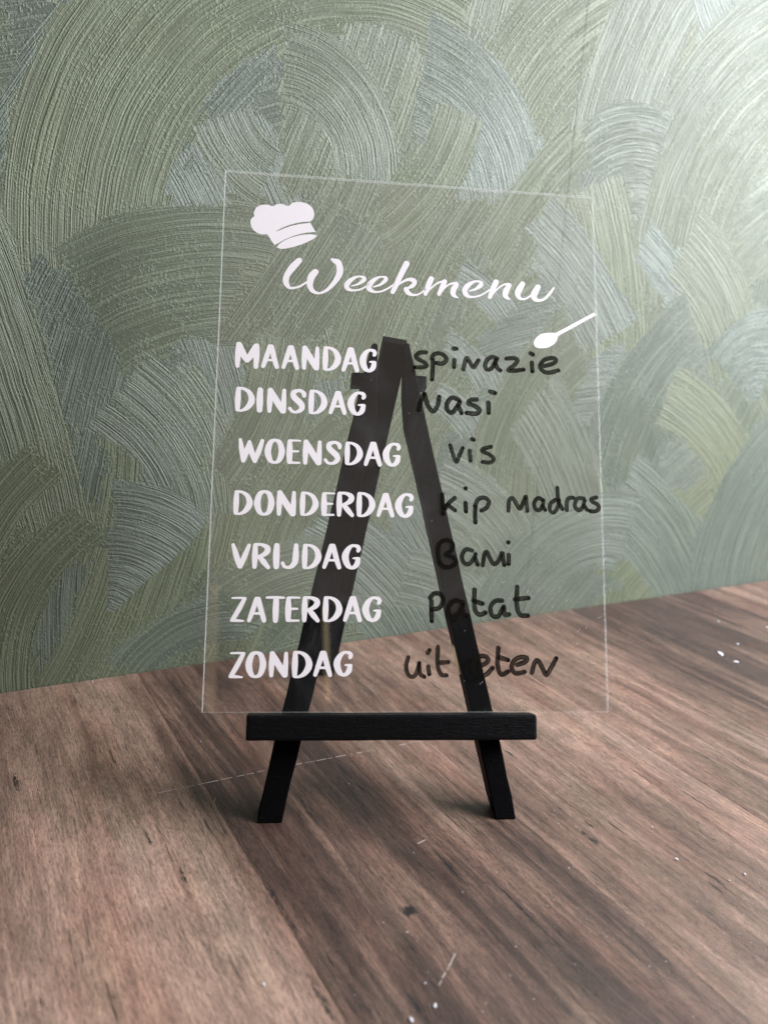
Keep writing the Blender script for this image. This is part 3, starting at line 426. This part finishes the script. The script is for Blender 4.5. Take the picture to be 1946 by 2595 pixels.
# --- shapes from strokes: signed distance grid -> contours -> filled curve
def sdf_strokes(strokes,X,Y):
    D=np.full(X.shape,1e9)
    for st in strokes:
        st=[tuple(p) for p in st]
        if len(st)>2:    # Catmull-Rom
            P=[st[0]]+st+[st[-1]]; Q=[]
            for i in range(1,len(P)-2):
                p0,p1,p2,p3=[np.array(p) for p in P[i-1:i+3]]
                for t in (0,.2,.4,.6,.8): Q.append(.5*((2*p1)+(-p0+p2)*t+(2*p0-5*p1+4*p2-p3)*t*t+(-p0+3*p1-3*p2+p3)*t**3))
            Q.append(np.array(st[-1]))
        else: Q=[np.array(p) for p in st]
        for a,b in zip(Q,Q[1:]):
            dx,dy=b[0]-a[0],b[1]-a[1]; L=dx*dx+dy*dy+1e-12
            t=np.clip(((X-a[0])*dx+(Y-a[1])*dy)/L,0,1)
            D=np.minimum(D,np.hypot(X-a[0]-t*dx,Y-a[1]-t*dy)-(a[2]+(b[2]-a[2])*t))
    return D
def contours(D,xs,ys):
    seg={}
    nx,ny=len(xs),len(ys); ins=D<0
    def ep(ax,i,j):   # point on a grid edge
        if ax==0: a,b=D[j,i],D[j,i+1]; t=a/(a-b); return (xs[i]+(xs[i+1]-xs[i])*t,ys[j])
        a,b=D[j,i],D[j+1,i]; t=a/(a-b); return (xs[i],ys[j]+(ys[j+1]-ys[j])*t)
    c=(ins[:-1,:-1]*1+ins[:-1,1:]*2+ins[1:,1:]*4+ins[1:,:-1]*8)
    T={1:[(3,0)],2:[(0,1)],3:[(3,1)],4:[(1,2)],5:[(3,0),(1,2)],6:[(0,2)],7:[(3,2)],8:[(2,3)],9:[(2,0)],10:[(0,1),(2,3)],11:[(2,1)],12:[(1,3)],13:[(1,0)],14:[(0,3)]}
    jj,ii=np.nonzero((c>0)&(c<15))
    for j,i in zip(jj.tolist(),ii.tolist()):
        E_={0:(0,i,j),1:(1,i+1,j),2:(0,i,j+1),3:(1,i,j)}
        for a,b in T[int(c[j,i])]: seg[E_[a]]=E_[b]
    loops=[]
    while seg:
        s=next(iter(seg)); cur=s; L=[]
        while cur in seg: L.append(ep(*cur)); cur=seg.pop(cur)
        if len(L)>5: loops.append(L)
    out=[]
    for L in loops:
        P=np.array(L)
        P=(np.roll(P,1,0)+2*P+np.roll(P,-1,0))/4
        keep=[0]
        for k in range(1,len(P)-1):
            a=P[keep[-1]]; b=P[k]; c2=P[k+1]; cr=abs((b[0]-a[0])*(c2[1]-a[1])-(b[1]-a[1])*(c2[0]-a[0]))/(np.hypot(*(c2-a))+1e-9)
            if cr>.012 or np.hypot(*(b-a))>1.2: keep.append(k)
        if len(keep)>3: out.append(P[keep])
    return out
TILT=Matrix((UX,UPV,NRM)).transposed().to_4x4()
def fill(name,loops,mat,parent,n,thick=.05,center=None):
    A=np.concatenate(loops); c=A.mean(0) if center is None else center
    cu=bpy.data.curves.new(name,'CURVE'); cu.dimensions='2D'; cu.fill_mode='BOTH'; cu.extrude=thick*MM/2
    for L in loops:
        sp=cu.splines.new('POLY'); sp.points.add(len(L)-1); sp.use_cyclic_u=True
        sp.points.foreach_set('co',np.concatenate([(L-c)*MM,np.zeros((len(L),1)),np.ones((len(L),1))],1).ravel())
    tmp=bpy.data.objects.new('tmp',cu); me=bpy.data.meshes.new_from_object(tmp); bpy.data.objects.remove(tmp); bpy.data.curves.remove(cu)
    me.name=name; me.materials.clear(); me.materials.append(mat)
    o=link(bpy.data.objects.new(name,me),parent); mw=TILT.copy(); mw.translation=SP(c[0],c[1],n+thick/2)-SB; o.matrix_local=mw; return o
def strokes_obj(name,strokes,mat,parent,n,res=.13,pad=3.):
    a=np.array([p[:2] for s in strokes for p in s]); x0,y0=a.min(0)-pad; x1,y1=a.max(0)+pad
    xs=np.arange(x0,x1,res); ys=np.arange(y0,y1,res); X,Y=np.meshgrid(xs,ys)
    return fill(name,contours(sdf_strokes(strokes,X,Y),xs,ys),mat,parent,n)
GL={ # strokes in a unit box (x right, y down, radius in box heights), curve through the points
'D':[[(.15,.09,.085),(.14,.5,.11),(.14,.91,.085)],[(.14,.07,.05),(.4,.07,.055),(.68,.2,.085),(.82,.42,.115),(.80,.62,.12),(.62,.83,.09),(.36,.95,.05),(.14,.955,.04)]],
'A':[[(.46,.10,.09),(.30,.52,.095),(.13,.92,.075)],[(.56,.10,.09),(.70,.52,.10),(.865,.92,.085)],[(.3,.655,.045),(.72,.655,.045)]],
'G':[[(.74,.085,.05),(.55,.075,.055),(.34,.2,.09),(.19,.42,.125),(.19,.62,.125),(.32,.84,.10),(.5,.945,.055)],[(.68,.075,.055),(.84,.11,.075),(.90,.2,.08),(.86,.27,.07)],
     [(.5,.95,.05),(.68,.90,.08),(.82,.77,.10),(.86,.62,.09)],[(.60,.565,.03),(.72,.56,.042),(.88,.565,.052),(.93,.58,.05)]],
'N':[[(.15,.085,.08),(.14,.5,.105),(.14,.92,.075)],[(.16,.10,.10),(.5,.52,.125),(.82,.90,.10)],[(.88,.085,.07),(.87,.5,.095),(.86,.9,.10)]],
'M':[[(.115,.08,.075),(.105,.5,.10),(.11,.93,.07)],[(.15,.10,.10),(.34,.48,.12),(.49,.70,.085)],[(.51,.70,.085),(.68,.45,.12),(.85,.14,.10)],[(.89,.12,.09),(.895,.5,.105),(.88,.93,.08)]],
'I':[[(.5,.10,.105),(.47,.5,.125),(.5,.90,.105)]],
'S':[[(.86,.27,.075),(.84,.17,.085),(.68,.075,.065),(.5,.07,.065),(.30,.15,.095),(.30,.31,.11),(.48,.45,.115),(.70,.60,.115),(.76,.76,.10),(.62,.89,.075),(.4,.945,.05),(.22,.90,.06),(.11,.80,.065)]],
'W':[[(.10,.07,.06),(.16,.45,.10),(.235,.92,.085)],[(.235,.92,.085),(.34,.55,.105),(.44,.16,.07)],[(.44,.16,.075),(.53,.55,.11),(.66,.92,.085)],[(.66,.92,.085),(.80,.5,.10),(.91,.09,.075)]],
'O':[[(.5,.05,.05),(.28,.14,.09),(.155,.4,.118),(.155,.62,.118),(.28,.86,.09),(.5,.95,.05),(.74,.85,.09),(.855,.58,.118),(.85,.38,.112),(.73,.14,.09),(.5,.05,.05)]],
'E':[[(.21,.09,.085),(.21,.5,.12),(.22,.90,.10)],[(.2,.05,.045),(.6,.045,.04),(.95,.05,.032)],[(.2,.49,.045),(.5,.485,.045),(.82,.48,.038)],[(.2,.94,.055),(.6,.945,.045),(.92,.94,.04)]],
'R':[[(.14,.09,.085),(.135,.5,.11),(.13,.92,.08)],[(.14,.055,.05),(.5,.065,.06),(.78,.17,.10),(.80,.30,.11),(.64,.43,.085),(.35,.52,.05)],[(.42,.56,.085),(.62,.73,.105),(.86,.93,.075)]],
'V':[[(.10,.07,.065),(.28,.5,.11),(.46,.91,.085)],[(.50,.91,.085),(.70,.5,.10),(.90,.08,.07)]],
'J':[[(.84,.09,.085),(.83,.45,.115),(.80,.72,.11),(.62,.89,.085),(.4,.945,.055),(.2,.9,.065),(.10,.78,.065)]],
'Z':[[(.12,.055,.035),(.5,.045,.04),(.88,.05,.045)],[(.82,.09,.075),(.52,.5,.095),(.19,.90,.085)],[(.12,.935,.055),(.45,.94,.055),(.80,.955,.035)]],
'T':[[(.06,.06,.042),(.5,.045,.05),(.94,.055,.042)],[(.55,.10,.10),(.54,.5,.115),(.54,.91,.095)]],
}
DAYL={'MAANDAG':'top row','DINSDAG':'second row','WOENSDAG':'third row','DONDERDAG':'fourth row','VRIJDAG':'fifth row','ZATERDAG':'sixth row','ZONDAG':'bottom row'}
for wd,L in WORDS.items():
    for ch,u0,u1,v0,v1 in L:
        H_=v1-v0; W_=u1-u0
        S_=[]
        for st in GL[ch]:
            S_.append([(u0+W_*x,v1-H_*y,r*H_*1.03) for x,y,r in st])
        o=strokes_obj('letter',S_,M_vin,sign,TH+.01)
for k,S_ in TITLE.items(): strokes_obj('script_letter',S_,M_vin,sign,TH+.01)
def loops_from(poly):
    P=[np.array(p) for p in poly]; n=len(P); Q=[]
    for i in range(n):
        a,b,c,d=P[i-1],P[i],P[(i+1)%n],P[(i+2)%n]
        sharp=np.dot((b-a)/(np.linalg.norm(b-a)+1e-9),(c-b)/(np.linalg.norm(c-b)+1e-9))<.55
        for t in (0,.33,.66):
            if sharp or np.dot((c-b)/(np.linalg.norm(c-b)+1e-9),(d-c)/(np.linalg.norm(d-c)+1e-9))<.55: Q.append(b+(c-b)*t)
            else: Q.append(.5*((2*b)+(-a+c)*t+(2*a-5*b+4*c-d)*t*t+(-a+3*b-3*c+d)*t**3))
    return [np.array(Q)]
o=fill('chef_hat',loops_from(HAT),M_vin,sign,TH+.01); fill('hat_rim',loops_from(RIM),M_vin,sign,TH+.01)
fill('spoon_emblem',loops_from(SPOON),M_vin,sign,TH+.01)
# --- handwriting: ribbons of marker ink
def catmull(st,step=.35):
    st=[np.array((p[0],p[1],p[2]*1.10)) for p in st]
    if len(st)==2 : P=[st[0]+(st[1]-st[0])*t for t in np.linspace(0,1,5)]
    else:
        Pp=[2*st[0]-st[1]]+st+[2*st[-1]-st[-2]]; P=[]
        for i in range(1,len(Pp)-2):
            p0,p1,p2,p3=Pp[i-1:i+3]
            for t in np.linspace(0,1,7)[:-1]: P.append(.5*((2*p1)+(-p0+p2)*t+(2*p0-5*p1+4*p2-p3)*t*t+(-p0+3*p1-3*p2+p3)*t**3))
        P.append(st[-1])
    return P
def ribbon(V,F,R,st,n0,seed):
    P=catmull(st); r=P[0][2]
    # end caps: extend by shrinking semicircle
    d0=P[0][:2]-P[1][:2]; d0/=np.linalg.norm(d0)+1e-9; d1=P[-1][:2]-P[-2][:2]; d1/=np.linalg.norm(d1)+1e-9
    pts=[];
    for a in (80,60,40,20): pts.append((P[0][:2]+d0*r*math.sin(math.radians(a)),r*math.cos(math.radians(a))))
    for p in P: pts.append((p[:2],p[2]*random.uniform(.95,1.05)))
    for a in (20,40,60,80): pts.append((P[-1][:2]+d1*r*math.sin(math.radians(a)),r*math.cos(math.radians(a))))
    NA=6; b=len(V); s=0
    for i,(p,w_) in enumerate(pts):
        a_=pts[max(0,i-1)][0]; c_=pts[min(len(pts)-1,i+1)][0]; t=c_-a_; t=t/(np.linalg.norm(t)+1e-9); nn=np.array([-t[1],t[0]])
        if i: s+=np.linalg.norm(p-pts[i-1][0])
        for k in range(NA+1):
            f=-1+2*k/NA; q=p+nn*w_*f; V.append(SP(q[0],q[1],n0+s*.0012)-SB); R.append((f*w_/r,s,seed))
        if i:
            for k in range(NA): x=b+(i-1)*(NA+1)+k; F.append((x,x+1,x+NA+2,x+NA+1))
for wd,letters in HAND.items():
    for L in letters:
        V,F,R=[],[],[]
        for si,st in enumerate(L): ribbon(V,F,R,st,TH+.04+.05*si,random.uniform(0,90))
        o=mesh_obj('handwritten_letter',V,F,M_ink,sign)
        a=o.data.attributes.new('ribbon','FLOAT_VECTOR','POINT'); a.data.foreach_set('vector',np.array(R,np.float32).ravel())
        for st in L:
            u,v,r=st[-1]; rr=r*random.uniform(.42,.6); n=12
            c=SP(u,v,TH+.2); vv=[c-SB+(UX*math.cos(t)*rr*random.uniform(.85,1.1)+UPV*math.sin(t)*rr*random.uniform(.85,1.1))*MM for t in [2*math.pi*k/n for k in range(n)]]
            mesh_obj('ink_dot',[SP(u,v,TH+.24)-SB]+vv,[(0,k+1,(k+1)%n+1) for k in range(n)],M_dot,o)
# short hairline scuffs and dust on the sheet
V=[];F=[]
r_=random.Random(5)
for k in range(110):
    u=r_.uniform(-70,72); v=r_.uniform(3,200) if k<60 else r_.uniform(3,60)
    if k>=60: u=r_.uniform(8,70)
    an=r_.uniform(0,6.28); L=r_.choice((.15,.2,.3,.8)); wd=.05
    p=[(u+math.cos(an)*L*s-math.sin(an)*wd*t,v+math.sin(an)*L*s+math.cos(an)*wd*t) for s,t in ((-1,-1),(1,-1),(1,1),(-1,1))]; n=len(V)
    V+=[SP(a,b,TH+.02)-SB for a,b in p]; F.append((n,n+1,n+2,n+3))
o=mesh_obj('scuffs',V,F,M_scr,sign); o['kind']='stuff'
# ------------------------------------------------------------------ crumbs and dust on the table
def grain_mesh(bm,c,r,rnd,flat=.45):
    m_=Matrix.Translation(c)@Matrix.Rotation(rnd.uniform(0,6.28),4,'Z')@Matrix.Diagonal((r*rnd.uniform(.8,1.5),r*rnd.uniform(.6,1),r*flat,1))
    g_=bmesh.ops.create_icosphere(bm,subdivisions=1,radius=1,matrix=m_)
    for v in g_['verts']: v.co+=Vector((rnd.uniform(-1,1),rnd.uniform(-1,1),rnd.uniform(-.5,.5)))*r*.18; v.co.z=max(v.co.z,c[2]-r*flat*.9)
CL=['largest flat white droplet at the far right of the table','small white crumb just in front of the largest droplet','white speck on the right, nearest the wall but for one at the frame','white speck between the wall and the largest droplet','white speck at the far right edge near the wall',
 'pale speck on its own, right of the easel and level with its ledge bar','small pale crumb right of the right foot, beyond the twin knots','pale fleck between the twin knots and the pair of white crumbs at right','brighter of the pair of white crumbs at the right edge','left crumb of the pair at the right edge, slightly nearer the camera','speck touching the right edge, beside the pair of white crumbs','tiny speck in front of the right foot, left of the twin knots','tiny speck between the right foot and the twin knots',
 'elongated white crumb at the bottom of the picture, beside the dark streak','white crumb lowest of all, at the bottom edge in front of the easel','blurred white crumb at the bottom on the pale plank left of the seam','speck left of the easel on the grey worn patch','speck behind the left leg, just above the long scratch','tiny speck right of the round knot','tiny speck above the elongated crumb at the bottom','tiny speck just in front of the round knot','speck between the two front feet','white speck at the foot of the wall, far left']
rc=random.Random(8)
for k,(x,y,r) in enumerate(CRUMBS):
    bm=bmesh.new(); r_=r*(.9 if k<5 else .6); grain_mesh(bm,Vector((0,0,r_*(.12 if k<5 else .38)*MM)),r_*MM,rc,.14 if k<5 else .4); me=bpy.data.meshes.new('crumb'); bm.to_mesh(me); bm.free(); me.materials.append(M_crumb)
    o=link(bpy.data.objects.new('crumb',me)); o.location=(x*MM,y*MM,0)
    thing(o,CL[k],'crumb','pale crumbs scattered on the table')
bm=bmesh.new(); rd=random.Random(3)
for k in range(230):
    x=rd.gauss(60,70); y=rd.uniform(-100,150)
    if (Vector((x,y,0))-WO).dot(WN)<2: continue
    r=rd.choice((.08,.1,.13,.2)); grain_mesh(bm,Vector((x,y,r*.4))*MM,r*MM,rd)
me=bpy.data.meshes.new('dust'); bm.to_mesh(me); bm.free(); me.materials.append(M_crumb); o=link(bpy.data.objects.new('dust',me)); o['kind']='stuff'
thing(o,'fine pale dust specks scattered over the table right of the easel','dust')
